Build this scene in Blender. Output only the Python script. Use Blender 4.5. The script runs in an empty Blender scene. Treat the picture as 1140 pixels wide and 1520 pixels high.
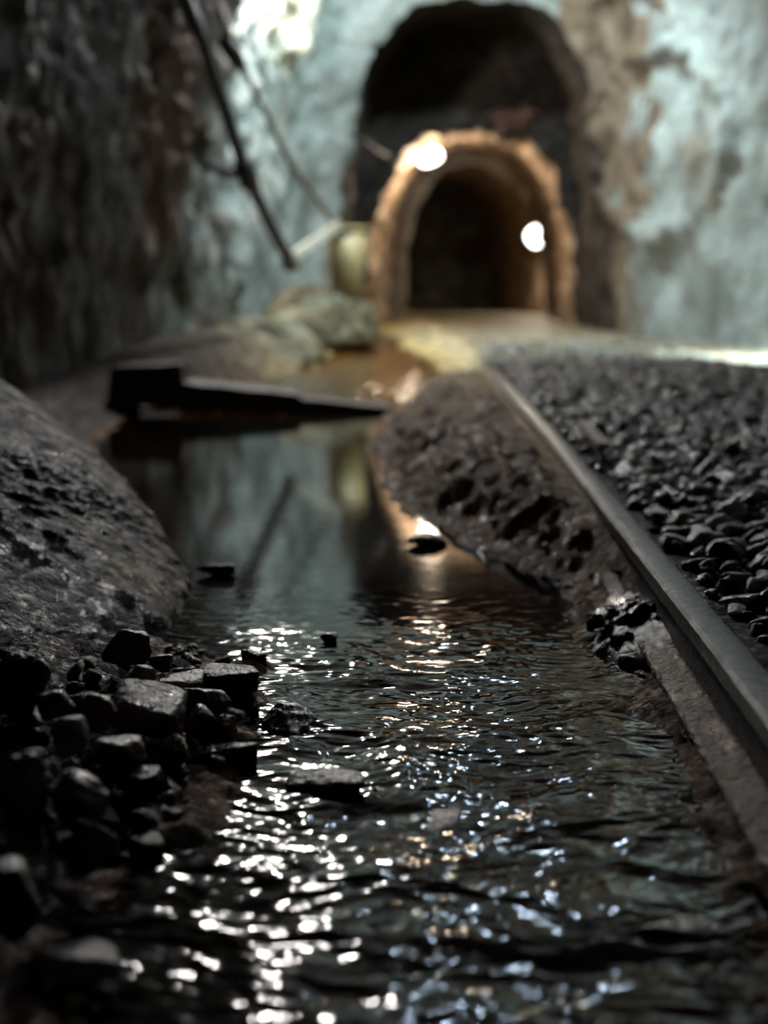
import bpy, bmesh, math, random
import numpy as np
from mathutils import Vector

# ------------------------------------------------------------------ camera, world, lights, exposure
scene = bpy.context.scene
COL = scene.collection
F = 2111.0            # focal length in pixels of the 1140x1520 frame
CX, HY, CZ = 570.0, 440.0, 0.32   # principal column, horizon row, camera height above the pool (m)

cam_d = bpy.data.cameras.new('camera')
cam = bpy.data.objects.new('camera', cam_d)
COL.objects.link(cam)
cam.location = (0, 0, CZ)
cam.rotation_euler = (math.radians(90), 0, 0)
cam_d.sensor_fit = 'VERTICAL'
cam_d.sensor_height = 36.0
cam_d.lens = 50.0
cam_d.shift_y = -(760 - HY) / 1520
cam_d.clip_start = 0.02
cam_d.clip_end = 100
cam_d.dof.use_dof = True
cam_d.dof.focus_distance = 1.12
cam_d.dof.aperture_fstop = 4.2
scene.camera = cam

world = bpy.data.worlds.new('mine_dark')
scene.world = world
world.use_nodes = True
world.node_tree.nodes['Background'].inputs[0].default_value = (0.02, 0.022, 0.026, 1)
world.node_tree.nodes['Background'].inputs[1].default_value = 0.06

vs = scene.view_settings
vs.view_transform = 'Standard'
vs.look = 'None'
vs.exposure = 0.0
vs.gamma = 1.0
vs.use_curve_mapping = False
try:
    scene.cycles.sample_clamp_direct = 60.0
    scene.cycles.sample_clamp_indirect = 8.0
    scene.cycles.max_bounces = 8
    scene.cycles.transparent_max_bounces = 8
    scene.cycles.caustics_reflective = False
    scene.cycles.caustics_refractive = False
except Exception:
    pass


def lamp_light(name, loc, power, color, radius, kind='POINT', aim=None, cone=90, blend=0.6):
    d = bpy.data.lights.new(name, kind)
    d.energy = power
    d.color = color
    d.shadow_soft_size = radius
    o = bpy.data.objects.new(name, d)
    COL.objects.link(o)
    o.location = loc
    if kind == 'SPOT':
        d.spot_size = math.radians(cone)
        d.spot_blend = blend
        o.rotation_euler = (Vector(aim) - Vector(loc)).to_track_quat('-Z', 'Y').to_euler()
    return o


WALL_LAMP = (-0.49, 6.08, 1.86)
FLOOD = (0.42, 5.7, 2.45)
FLOOD_AIM = (0.62, 7.0, 0.4)
SIDE_LAMP = (1.46, 4.90, 0.45)
BULK1 = (0.296, 9.2, 1.222)
BULK2 = (1.62, 15.0, 0.96)
lamp_light('wall_lamp_light', WALL_LAMP, 130, (1.0, 0.95, 0.93), 0.085)
lamp_light('flood_lamp_light', FLOOD, 340, (0.72, 0.95, 1.0), 0.07, 'SPOT', FLOOD_AIM, 116, 0.5)
lamp_light('flood_bulb_light', FLOOD, 26, (0.66, 0.82, 1.0), 0.038)
lamp_light('side_lamp_light', SIDE_LAMP, 130, (0.72, 0.95, 1.0), 0.05, 'SPOT', (1.38, 5.05, 0.0), 105, 0.6)

# ------------------------------------------------------------------ helpers


def at(x, y, Y):
    """world point seen at pixel (x, y) at depth Y"""
    return Vector(((x - CX) / F * Y, Y, CZ - (y - HY) / F * Y))


def on(x, y, z=0.0):
    """world point seen at pixel (x, y) on the level z"""
    Y = (CZ - z) * F / (y - HY)
    return Vector(((x - CX) / F * Y, Y, z))


_perm = np.random.RandomState(7).permutation(256)
_perm = np.concatenate([_perm, _perm, _perm])
_g = np.random.RandomState(3).normal(size=(256, 3))
_g /= np.linalg.norm(_g, axis=1)[:, None]


def pn(P):
    """gradient noise, P (N,3) -> about -1..1"""
    P = np.asarray(P, float)
    i = np.floor(P).astype(int)
    f = P - i
    u = f * f * f * (f * (f * 6 - 15) + 10)
    i &= 255
    out = 0
    for dx in (0, 1):
        wx = u[:, 0] if dx else 1 - u[:, 0]
        for dy in (0, 1):
            wy = u[:, 1] if dy else 1 - u[:, 1]
            for dz in (0, 1):
                wz = u[:, 2] if dz else 1 - u[:, 2]
                h = _perm[_perm[_perm[i[:, 0] + dx] + i[:, 1] + dy] + i[:, 2] + dz]
                g = _g[h & 255]
                out = out + wx * wy * wz * (g[:, 0] * (f[:, 0] - dx) + g[:, 1] * (f[:, 1] - dy) + g[:, 2] * (f[:, 2] - dz))
    return out * 1.5


def fbm(P, scale, octaves=4, gain=0.5, ridged=False, seed=0.0):
    P = np.asarray(P, float) * scale + seed
    a, s = 1.0, 0.0
    for k in range(octaves):
        n = pn(P)
        if ridged:
            n = 1 - 2 * np.abs(n)
        s = s + a * n
        P = P * 2.03 + 17.3
        a *= gain
    return s


def smooth(a, b, x):
    t = np.clip((x - a) / (b - a), 0, 1)
    return t * t * (3 - 2 * t)


def mesh_from(name, V, Fc, mats=(), flat=False):
    me = bpy.data.meshes.new(name)
    V = np.asarray(V, np.float32)
    Fc = np.asarray(Fc, np.int32)
    k = Fc.shape[1]
    me.vertices.add(len(V))
    me.vertices.foreach_set('co', V.ravel())
    me.loops.add(Fc.size)
    me.loops.foreach_set('vertex_index', Fc.ravel())
    me.polygons.add(len(Fc))
    me.polygons.foreach_set('loop_start', np.arange(0, Fc.size, k, dtype=np.int32))
    me.update(calc_edges=True)
    me.validate()
    me.polygons.foreach_set('use_smooth', np.full(len(me.polygons), not flat))
    for m in mats:
        me.materials.append(m)
    return me


def link(name, me, parent=None):
    o = bpy.data.objects.new(name, me)
    COL.objects.link(o)
    if parent is not None:
        o.parent = parent
    return o


def tag(o, label, cat, group=None, kind=None):
    if label:
        o['label'] = label
    if cat:
        o['category'] = cat
    if group:
        o['group'] = group
    if kind:
        o['kind'] = kind
    return o


def empty(name, loc):
    o = bpy.data.objects.new(name, None)
    o.empty_display_size = 0.05
    COL.objects.link(o)
    o.location = loc
    return o


def grid_faces(nr, nc):
    r = np.arange(nr - 1)[:, None] * nc
    c = np.arange(nc - 1)[None, :]
    a = (r + c).ravel()
    return np.stack([a, a + 1, a + nc + 1, a + nc], 1)


def tube(name, pts, rad, mat, parent=None, n=12, cap=True):
    pts = [Vector(p) for p in pts]
    rads = rad if isinstance(rad, (list, tuple)) else [rad] * len(pts)
    V, Fc = [], []
    for i, p in enumerate(pts):
        t = (pts[min(i + 1, len(pts) - 1)] - pts[max(i - 1, 0)]).normalized()
        a = t.cross(Vector((0.3, 0.9, 0.2))).normalized()
        b = t.cross(a)
        for k in range(n):
            q = 2 * math.pi * k / n
            V.append(p + (a * math.cos(q) + b * math.sin(q)) * rads[i])
    for i in range(len(pts) - 1):
        for k in range(n):
            Fc.append((i * n + k, i * n + (k + 1) % n, (i + 1) * n + (k + 1) % n, (i + 1) * n + k))
    me = bpy.data.meshes.new(name)
    if cap:
        Fc.append(tuple(reversed(range(n))))
        Fc.append(tuple(range((len(pts) - 1) * n, len(pts) * n)))
    me.from_pydata([tuple(v) for v in V], [], Fc)
    for p in me.polygons:
        p.use_smooth = len(p.vertices) == 4
    me.materials.append(mat)
    return link(name, me, parent)


def hull_prism(name, corners, mat, parent=None, bevel=0.0, cuts=0, jitter=0.0):
    """8 corners (bottom 4, top 4) -> box"""
    bm = bmesh.new()
    vs_ = [bm.verts.new(c) for c in corners]
    for f in ((3, 2, 1, 0), (4, 5, 6, 7), (0, 1, 5, 4), (1, 2, 6, 5), (2, 3, 7, 6), (3, 0, 4, 7)):
        bm.faces.new([vs_[i] for i in f])
    if cuts:
        bmesh.ops.subdivide_edges(bm, edges=bm.edges[:], cuts=cuts, use_grid_fill=True)
    if jitter:
        co = np.array([v.co[:] for v in bm.verts])
        n = fbm(co, 14, 3)
        m = fbm(co, 14, 3, seed=40)
        for v, a, b in zip(bm.verts, n, m):
            v.co += Vector((b * .3, b, a)) * jitter
    if bevel:
        bmesh.ops.bevel(bm, geom=[e for e in bm.edges if e.calc_face_angle(0) > 0.8], offset=bevel, segments=2, affect='EDGES')
    bmesh.ops.recalc_face_normals(bm, faces=bm.faces[:])
    me = bpy.data.meshes.new(name)
    bm.to_mesh(me)
    bm.free()
    me.materials.append(mat)
    return link(name, me, parent)


_ico = {}


def ico(n):
    if n not in _ico:
        bm = bmesh.new()
        bmesh.ops.create_icosphere(bm, subdivisions=n, radius=1)
        bm.verts.ensure_lookup_table()
        V = np.array([v.co[:] for v in bm.verts])
        Fc = np.array([[v.index for v in f.verts] for f in bm.faces])
        bm.free()
        _ico[n] = (V / np.linalg.norm(V, axis=1)[:, None], Fc)
    return _ico[n]


def rock_verts(dims, seed, sub=4, p=12, rough=0.06, planes=16, nscale=2.2, flatness=0.0):
    """broken stone: a rounded polyhedron of random facets, roughened"""
    rs = np.random.RandomState(seed)
    D, Fc = ico(sub)
    N = rs.normal(size=(planes, 3))
    N /= np.linalg.norm(N, axis=1)[:, None]
    h = rs.uniform(0.72, 1.0, planes)
    N = np.vstack([N, [[0, 0, -1]]])
    h = np.append(h, .9)
    if flatness:
        tilt = np.array([rs.normal() * .15, rs.normal() * .15, 1.0])
        N = np.vstack([N, tilt / np.linalg.norm(tilt)])
        h = np.append(h, 0.8 - flatness * .3)
    d = np.maximum(D @ N.T / h, 0)
    r = (d ** p).sum(1) ** (-1 / p)
    V = D * r[:, None]
    V = V * (1 + rough * fbm(V, nscale, 4 if sub > 3 else 2, 0.55, seed=seed * 3.7 % 97))[:, None]
    ext = (V.max(0) - V.min(0)) / 2
    V = (V - (V.max(0) + V.min(0)) / 2) / ext
    return V * (np.array(dims) / 2), Fc


# ------------------------------------------------------------------ materials


def new_mat(name):
    m = bpy.data.materials.new(name)
    m.use_nodes = True
    nt = m.node_tree
    nt.nodes.clear()
    out = nt.nodes.new('ShaderNodeOutputMaterial')
    return m, nt, out


def nd(nt, kind, **kw):
    n = nt.nodes.new(kind)
    for k, v in kw.items():
        if k.startswith('i_'):
            key = k[2:].replace('_', ' ')
            n.inputs[key].default_value = v
        else:
            setattr(n, k, v)
    return n


def ramp(nt, stops, fac):
    r = nt.nodes.new('ShaderNodeValToRGB')
    el = r.color_ramp.elements
    while len(el) < len(stops):
        el.new(0.5)
    for e, (p, c) in zip(el, stops):
        e.position = p
        e.color = (*c, 1) if len(c) == 3 else c
    nt.links.new(fac, r.inputs[0])
    return r.outputs[0]


def rock_mat(name, stops, scale=3.0, rough=(0.35, 0.7), bump=0.5, bump_scale=60, bump_dist=0.01, stain=None, stain_scale=1.4,
             coat=0.0, spec=0.5, coords='Object', fine=300, fine_bump=0.3, per_object=0.0, detail=8):
    m, nt, out = new_mat(name)
    L = nt.links.new
    tc = nt.nodes.new('ShaderNodeTexCoord')
    if coords == 'World':
        geo = nt.nodes.new('ShaderNodeNewGeometry')
        co = geo.outputs['Position']
    else:
        co = tc.outputs['Object']
    n1 = nd(nt, 'ShaderNodeTexNoise', i_Scale=scale, i_Detail=detail, i_Roughness=0.62, i_Distortion=0.4)
    L(co, n1.inputs['Vector'])
    col = ramp(nt, stops, n1.outputs['Fac'])
    if stain:
        n2 = nd(nt, 'ShaderNodeTexNoise', i_Scale=stain_scale, i_Detail=6.0, i_Roughness=0.6)
        L(co, n2.inputs['Vector'])
        f = ramp(nt, [(stain[1], (0, 0, 0)), (stain[2], (1, 1, 1))], n2.outputs['Fac'])
        mx = nd(nt, 'ShaderNodeMix', data_type='RGBA')
        L(f, mx.inputs[0])
        L(col, mx.inputs[6])
        mx.inputs[7].default_value = (*stain[0], 1)
        col = mx.outputs[2]
    if per_object:
        oi = nt.nodes.new('ShaderNodeObjectInfo')
        hs = nt.nodes.new('ShaderNodeHueSaturation')
        mr = nd(nt, 'ShaderNodeMapRange')
        mr.inputs['To Min'].default_value = 1 - per_object
        mr.inputs['To Max'].default_value = 1 + per_object
        L(oi.outputs['Random'], mr.inputs['Value'])
        L(mr.outputs[0], hs.inputs['Value'])
        L(col, hs.inputs['Color'])
        col = hs.outputs[0]
    bs = nt.nodes.new('ShaderNodeBsdfPrincipled')
    L(col, bs.inputs['Base Color'])
    n3 = nd(nt, 'ShaderNodeTexNoise', i_Scale=bump_scale, i_Detail=6.0, i_Roughness=0.65)
    L(co, n3.inputs['Vector'])
    rr = ramp(nt, [(0.35, (rough[0],) * 3), (0.65, (rough[1],) * 3)], n3.outputs['Fac'])
    L(rr, bs.inputs['Roughness'])
    bs.inputs['Specular IOR Level'].default_value = spec
    bs.inputs['Coat Weight'].default_value = coat
    bs.inputs['Coat Roughness'].default_value = 0.12
    b1 = nd(nt, 'ShaderNodeBump', i_Strength=bump, i_Distance=bump_dist)
    L(n3.outputs['Fac'], b1.inputs['Height'])
    n4 = nd(nt, 'ShaderNodeTexNoise', i_Scale=fine, i_Detail=3.0)
    L(co, n4.inputs['Vector'])
    b2 = nd(nt, 'ShaderNodeBump', i_Strength=fine_bump, i_Distance=bump_dist * 0.25)
    L(n4.outputs['Fac'], b2.inputs['Height'])
    L(b1.outputs[0], b2.inputs['Normal'])
    L(b2.outputs[0], bs.inputs['Normal'])
    L(b2.outputs[0], bs.inputs['Coat Normal'])
    L(bs.outputs[0], out.inputs[0])
    return m


M = {}
M['wall'] = rock_mat('mine_wall_rock', [(0.26, (.06, .06, .055)), (0.42, (.18, .19, .175)), (0.56, (.25, .275, .255)), (0.75, (.33, .355, .33))],
                     scale=3.0, rough=(.55, .85), spec=.25, bump=.8, bump_scale=18, bump_dist=.04, stain=((.16, .12, .075), .54, .70), stain_scale=1.3,
                     coords='World', fine=120)
M['wall_left'] = rock_mat('left_wall_rock', [(0.30, (.03, .027, .024)), (0.44, (.11, .10, .085)), (0.58, (.20, .20, .18)), (0.74, (.34, .34, .31))],
                          scale=3.4, spec=.25, rough=(.6, .85), bump=.8, bump_scale=24, bump_dist=.03, stain=((.10, .06, .04), .5, .64), stain_scale=1.6,
                          coords='World', fine=120)
M['passage'] = rock_mat('passage_rock', [(0.34, (.06, .036, .022)), (0.5, (.30, .21, .14)), (0.66, (.52, .42, .31))],
                        scale=4.5, rough=(.5, .8), bump=.7, bump_scale=16, bump_dist=.05, coords='World', fine=60)
M['jamb'] = rock_mat('brown_jamb_rock', [(0.28, (.02, .014, .01)), (0.45, (.10, .068, .042)), (0.58, (.17, .125, .08)), (0.75, (.26, .22, .16))],
                     scale=3.6, rough=(.5, .8), bump=.8, bump_scale=20, bump_dist=.03, coords='World', fine=120)
M['ledge'] = rock_mat('ledge_rock', [(0.3, (.03, .024, .017)), (0.46, (.12, .095, .055)), (0.56, (.22, .185, .11)), (0.72, (.27, .28, .25))],
                      scale=5, rough=(.5, .8), spec=.25, bump=.8, bump_scale=22, bump_dist=.03, coords='World', fine=120)
M['boulder'] = rock_mat('wet_boulder', [(0.34, (.005, .005, .006)), (0.5, (.018, .017, .021)), (0.68, (.065, .062, .07))],
                        scale=11, rough=(.38, .75), spec=.2, bump=1.0, bump_scale=45, bump_dist=.026, coat=.16, coords='World', fine=260, fine_bump=.5)
M['stone_brown'] = rock_mat('brown_wet_stone', [(0.3, (.06, .032, .023)), (0.5, (.18, .11, .085)), (0.72, (.32, .24, .20))],
                            scale=28, rough=(.22, .5), bump=.7, bump_scale=120, bump_dist=.004, coat=.8, fine=500, fine_bump=.5, per_object=.25)
M['stone_red'] = rock_mat('reddish_wet_stone', [(0.3, (.07, .022, .014)), (0.5, (.20, .08, .05)), (0.72, (.32, .15, .11))],
                          scale=28, rough=(.2, .5), bump=.7, bump_scale=120, bump_dist=.004, coat=.8, fine=500, fine_bump=.5, per_object=.25)
M['stone_dark'] = rock_mat('dark_wet_stone', [(0.3, (.012, .011, .011)), (0.5, (.038, .034, .034)), (0.72, (.09, .082, .08))],
                           scale=28, rough=(.2, .5), bump=.7, bump_scale=120, bump_dist=.004, coat=.8, fine=500, fine_bump=.5, per_object=.25)
M['stone_pale'] = rock_mat('pale_stone', [(0.3, (.25, .21, .19)), (0.5, (.48, .43, .40)), (0.72, (.66, .61, .57))],
                           scale=24, rough=(.35, .65), bump=.6, bump_scale=110, bump_dist=.004, coat=.6, fine=500, per_object=.15)
M['stone_pink'] = rock_mat('pinkish_wet_stone', [(0.3, (.14, .08, .065)), (0.5, (.34, .23, .20)), (0.72, (.52, .41, .38))],
                           scale=26, rough=(.2, .5), bump=.9, bump_scale=120, bump_dist=.006, coat=.8, fine=500, fine_bump=.5)
M['gravel'] = rock_mat('wet_gravel', [(0.3, (.007, .007, .009)), (0.5, (.022, .022, .026)), (0.72, (.06, .06, .066))],
                       scale=30, rough=(.16, .4), bump=.6, bump_scale=110, bump_dist=.004, coat=.7, fine=500, fine_bump=.4, per_object=.45)
M['gravel_glint'] = rock_mat('glint_pale_gravel', [(0.3, (.12, .125, .14)), (0.5, (.26, .27, .30)), (0.72, (.42, .43, .46))],
                            scale=30, rough=(.16, .4), bump=.6, bump_scale=110, bump_dist=.004, coat=.8, fine=500)  # pale tone stands in for wet glints among the dark stones
M['gravel_dusty'] = rock_mat('dusty_gravel', [(0.3, (.05, .04, .028)), (0.5, (.15, .125, .085)), (0.72, (.27, .23, .165))],
                             scale=30, rough=(.3, .6), bump=.5, bump_scale=110, bump_dist=.004, coat=.2, fine=500)
M['shaded_passage'] = rock_mat('shaded_passage_rock', [(0.3, (.012, .010, .009)), (0.5, (.035, .028, .023)), (0.72, (.08, .062, .048))],
                     scale=3.2, rough=(.6, .85), spec=.2, bump=.7, bump_scale=16, bump_dist=.05, coords='World', fine=60)  # darkness of the unlit passage put into the rock colour
M['ochre_lit_rock'] = rock_mat('ochre_lamplit_rock', [(0.3, (.32, .28, .18)), (0.5, (.55, .51, .39)), (0.72, (.68, .66, .55))],
                           scale=5, rough=(.5, .8), bump=.8, bump_scale=20, bump_dist=.03, coords='World', fine=60)  # yellowish rock, brightened to carry the lamp's bright patch in its colour
M['steel'] = rock_mat('worn_rail_steel', [(0.3, (.05, .05, .05)), (0.5, (.12, .125, .125)), (0.7, (.2, .2, .195))],
                      scale=60, rough=(.32, .6), bump=.35, bump_scale=260, bump_dist=.002, coat=.2, fine=900, fine_bump=.4)
M['rust'] = rock_mat('rusted_rail_side', [(0.3, (.018, .014, .012)), (0.5, (.05, .036, .03)), (0.7, (.10, .07, .06))],
                     scale=60, rough=(.4, .7), bump=.8, bump_scale=160, bump_dist=.004, fine=600, coat=.1)
M['foot'] = rock_mat('muddy_rail_foot', [(0.34, (.006, .005, .006)), (0.5, (.026, .022, .024)), (0.68, (.09, .078, .075))],
                     scale=50, rough=(.15, .45), bump=1.0, bump_scale=130, bump_dist=.010, fine=600, fine_bump=.7, coat=.5, spec=.3)
M['timber'] = rock_mat('black_wet_timber', [(0.3, (.012, .009, .007)), (0.5, (.03, .022, .017)), (0.7, (.06, .045, .034))],
                       scale=12, rough=(.4, .7), bump=.5, bump_scale=60, bump_dist=.006, fine=300)
M['pipe'] = rock_mat('grey_pipe', [(0.3, (.045, .045, .055)), (0.55, (.09, .09, .105)), (0.75, (.14, .13, .13))],
                     scale=14, rough=(.4, .65), bump=.2, bump_scale=60, bump_dist=.004, fine=300)
M['rod'] = rock_mat('rusty_rod', [(0.3, (.06, .045, .03)), (0.55, (.12, .095, .065)), (0.75, (.18, .15, .11))],
                    scale=14, rough=(.45, .7), bump=.2, bump_scale=60, bump_dist=.004, fine=300)
M['bucket'] = rock_mat('ochre_bucket', [(0.3, (.14, .10, .04)), (0.55, (.30, .235, .105)), (0.75, (.42, .35, .19))],
                       scale=9, rough=(.4, .65), bump=.2, bump_scale=60, bump_dist=.004, fine=300)
M['board'] = rock_mat('pale_board', [(0.3, (.42, .36, .27)), (0.55, (.62, .57, .47)), (0.75, (.75, .72, .63))],
                      scale=10, rough=(.5, .7), bump=.2, bump_scale=60, bump_dist=.004, fine=300)
M['black'] = rock_mat('black_fitting', [(0.3, (.012, .012, .014)), (0.7, (.04, .04, .045))], scale=20, rough=(.4, .6), bump=.1)


def emit_mat(name, color, strength):
    m, nt, out = new_mat(name)
    e = nd(nt, 'ShaderNodeEmission')
    e.inputs[0].default_value = (*color, 1)
    e.inputs[1].default_value = strength
    nt.links.new(e.outputs[0], out.inputs[0])
    return m


M['bulb'] = emit_mat('lit_lamp_glass', (1.0, .95, .86), 11)
M['bulb_far'] = emit_mat('lit_far_lamp_glass', (1.0, .97, .9), 11)


def floor_material():
    """mud bank, stream bed and sandy floor; zone colours come from the vertex colours (sediment kinds)"""
    m, nt, out = new_mat('mine_floor')
    L = nt.links.new
    geo = nt.nodes.new('ShaderNodeNewGeometry')
    at_ = nd(nt, 'ShaderNodeVertexColor', layer_name='sediment')
    n1 = nd(nt, 'ShaderNodeTexNoise', i_Scale=26.0, i_Detail=8.0, i_Roughness=.65)
    L(geo.outputs[0], n1.inputs['Vector'])
    v = ramp(nt, [(.34, (.22,) * 3), (.52, (.95,) * 3), (.68, (2.1,) * 3)], n1.outputs['Fac'])
    mx = nd(nt, 'ShaderNodeMix', data_type='RGBA', blend_type='MULTIPLY')
    mx.inputs[0].default_value = 1
    L(at_.outputs[0], mx.inputs[6])
    L(v, mx.inputs[7])
    bs = nt.nodes.new('ShaderNodeBsdfPrincipled')
    L(mx.outputs[2], bs.inputs['Base Color'])
    n3 = nd(nt, 'ShaderNodeTexNoise', i_Scale=70.0, i_Detail=7.0, i_Roughness=.65)
    L(geo.outputs[0], n3.inputs['Vector'])
    L(ramp(nt, [(.38, (.2,) * 3), (.50, (.75,) * 3)], n3.outputs['Fac']), bs.inputs['Roughness'])
    bs.inputs['Specular IOR Level'].default_value = .18
    bs.inputs['Coat Weight'].default_value = .03
    bs.inputs['Coat Roughness'].default_value = .15
    b1 = nd(nt, 'ShaderNodeBump', i_Strength=.8, i_Distance=.012)
    L(n3.outputs['Fac'], b1.inputs['Height'])
    n4 = nd(nt, 'ShaderNodeTexVoronoi', i_Scale=60.0)
    L(geo.outputs[0], n4.inputs['Vector'])
    b2 = nd(nt, 'ShaderNodeBump', i_Strength=.35, i_Distance=.008, invert=True)
    L(n4.outputs['Distance'], b2.inputs['Height'])
    L(b1.outputs[0], b2.inputs['Normal'])
    L(b2.outputs[0], bs.inputs['Normal'])
    L(b2.outputs[0], bs.inputs['Coat Normal'])
    L(bs.outputs[0], out.inputs[0])
    return m


M['floor'] = floor_material()


def water_material():
    m, nt, out = new_mat('stream_water')
    L = nt.links.new
    fr = nd(nt, 'ShaderNodeFresnel', i_IOR=1.33)
    tr = nt.nodes.new('ShaderNodeBsdfTransparent')
    tr.inputs[0].default_value = (.62, .47, .34, 1)
    gl = nt.nodes.new('ShaderNodeBsdfAnisotropic')
    gl.inputs['Color'].default_value = (1, 1, 1, 1)
    gl.inputs['Roughness'].default_value = .06
    mx = nt.nodes.new('ShaderNodeMixShader')
    L(fr.outputs[0], mx.inputs[0])
    L(tr.outputs[0], mx.inputs[1])
    L(gl.outputs[0], mx.inputs[2])
    L(mx.outputs[0], out.inputs[0])
    return m


M['water'] = water_material()

# ------------------------------------------------------------------ stream and floor levels
_Y = np.array([0.2, .625, .795, 1.02, 1.2, 1.35, 1.6, 1.88, 2.1, 2.6, 3.2, 3.97, 4.6, 5.4, 6.6, 8.0, 30])
_XL = np.array([-.20, -.165, -.155, -.115, -.13, -.26, -.36, -.44, -.50, -.58, -.66, -.72, -.48, -.30, -.16, -.02, -.02])
_XR = np.array([.198, .216, .224, .236, .242, .212, .205, .115, .035, .012, -.008, .035, .20, .24, .10, .02, .02])
_ZW = ([0, 3.9, 4.3, 5.4, 6.6, 8.0, 30], [0, 0, .02, .050, .085, .105, .105])
_ZR = ([0, 1, 2, 4, 6, 8, 30], [.048, .055, .068, .082, .11, .125, .13])
_RX = ([-1, .5, 1.0, 1.8, 2.44, 3.5, 4.3, 6], [.1395, .2070, .2295, .257, .278, .300, .318, .33])   # left edge of the rail head
RAIL_W, RAIL_H = 0.027, 0.061


def rail_x(Y):
    return np.interp(Y, *_RX)


def rail_top(Y):
    return np.interp(Y, [0, 1, 2, 4, 6], [.075, .075, .079, .089, .092])


def water_z(Y):
    return np.interp(Y, *_ZW)


def floor_h(X, Y):
    X = np.asarray(X, float)
    Y = np.asarray(Y, float)
    P = np.stack([X, Y, np.zeros_like(X)], 1)
    xl = np.interp(Y, _Y, _XL) + .025 * fbm(P, 9, 3, seed=5) * smooth(.8, 1.8, Y)
    xr = np.interp(Y, _Y, _XR) + .030 * fbm(P, 9, 3, seed=11) * smooth(1.3, 1.9, Y)
    zw = water_z(Y)
    zr = np.interp(Y, *_ZR)
    depth = np.interp(Y, [0, .6, 1.3, 1.7, 3.8, 4.2, 6, 9], [.03, .032, .035, .07, .07, .03, .02, .01])
    ins = np.minimum(X - xl, xr - X)
    bed = zw - depth * smooth(0, .12, ins)
    # right bank
    wr = np.interp(Y, [0, 1.25, 1.7, 2.5, 4.2, 5, 8], [.03, .03, .11, .16, .14, .3, .3])
    tr_ = smooth(0, 1, (X - xr) / wr)
    right = zw + (zr - zw) * tr_
    rx = rail_x(Y)
    low = np.where(X < rx + .012, -.018 + .02 * smooth(.0, .05, X - xr), zr)       # open side of the rail, near the camera
    k = smooth(1.22, 1.6, Y)
    right = right * k + low * (1 - k)
    # left bank
    lz = np.interp(Y, [0, .6, 1.0, 1.25, 2, 3.5, 4.5, 6, 8], [.05, .05, .045, .02, .02, .06, .10, .13, .12])
    wl = np.interp(Y, [0, 1, 1.4, 2, 4, 6], [.22, .24, .2, .18, .16, .2])
    left = zw + lz * smooth(-.1, 1, (xl - X) / wl)
    h = np.where(X > xr, right, np.where(X < xl, left, bed))
    rough = fbm(P, 6, 5, .55, seed=2)
    lump = fbm(P, 28, 4, .55, ridged=True, seed=31)
    bank = smooth(0, .05, X - xr) * smooth(1.3, 1.7, Y) * (1 - smooth(rx - .05, rx, X))
    leftb = smooth(0, .06, xl - X)
    h = h + rough * .006 + lump * (.0035 + .0045 * bank + .003 * leftb) + rough * .016 * bank
    # stones felt through the shallow bed
    h = h + np.where(ins > 0, np.maximum(fbm(P, 13, 2, seed=77), 0) * .016 * (1 - smooth(1.3, 1.6, Y)), 0)
    # keep the ground clear of the rail head along its run
    keep = (1 - smooth(.02, .06, np.abs(X - rx - RAIL_W / 2))) * (1 - smooth(4.1, 4.4, Y))
    h = h - keep * np.maximum(h - (rail_top(Y) - .012), 0)
    return h, xl, xr


def build_floor():
    ys = np.concatenate([np.linspace(-2.5, .35, 30), np.geomspace(.37, 9, 640), np.linspace(9.05, 21, 60)])
    xs = np.concatenate([np.linspace(-1.25, -.75, 30)[:-1], np.linspace(-.75, .75, 330), np.linspace(.75, 2.6, 120)[1:]])
    XX, YY = np.meshgrid(xs, ys)
    X, Y = XX.ravel(), YY.ravel()
    h, xl, xr = floor_h(X, Y)
    V = np.stack([X, Y, h], 1)
    me = mesh_from('floor', V, grid_faces(len(ys), len(xs)), [M['floor']])
    P = np.stack([X, Y, h * 0], 1)
    # sediment colours: dark brown silt of the bed, brown mud bank, grey gravel fines, ochre sand further in
    bed = np.array([.26, .125, .05])
    mud = np.array([.38, .225, .105])
    gra = np.array([.060, .058, .058])
    och = np.array([.40, .29, .115])
    lef = np.array([.045, .029, .020])
    ink = smooth(-.02, .03, X - xr)[:, None]
    inl = smooth(-.02, .03, xl - X)[:, None]
    c = bed[None, :] * (1 - ink) + mud[None, :] * ink
    g = smooth(0, .03, X - rail_x(Y))[:, None] * (Y > 0)[:, None]
    c = c * (1 - g) + gra[None, :] * g
    c = c * (1 - inl) + lef[None, :] * inl
    n = fbm(P, 2.0, 3, seed=8)
    n = n + fbm(P, 11, 4, .6, seed=18) * .8
    o = (smooth(3.2, 5.8, Y + n * .8) * smooth(-.75, -.35, X + n * .1))[:, None]
    sand = np.array([.25, .21, .145])
    k = smooth(.55, .15, np.abs(X - (xl + xr) / 2) + n * .08)[:, None]
    c = c * (1 - o) + (och[None, :] * k + sand[None, :] * (1 - k)) * o
    bt = (smooth(2.0, 4.4, Y + n * .5) * smooth(.02, .16, X - xr) * (1 - g[:, 0]) * .8)[:, None]
    c = c * (1 - bt) + np.array([.46, .36, .21])[None, :] * bt
    ca = me.color_attributes.new('sediment', 'FLOAT_COLOR', 'POINT')
    ca.data.foreach_set('color', np.concatenate([c, np.ones((len(c), 1))], 1).astype(np.float32).ravel())
    o = link('floor', me)
    o['kind'] = 'structure'
    return o


build_floor()

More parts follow.
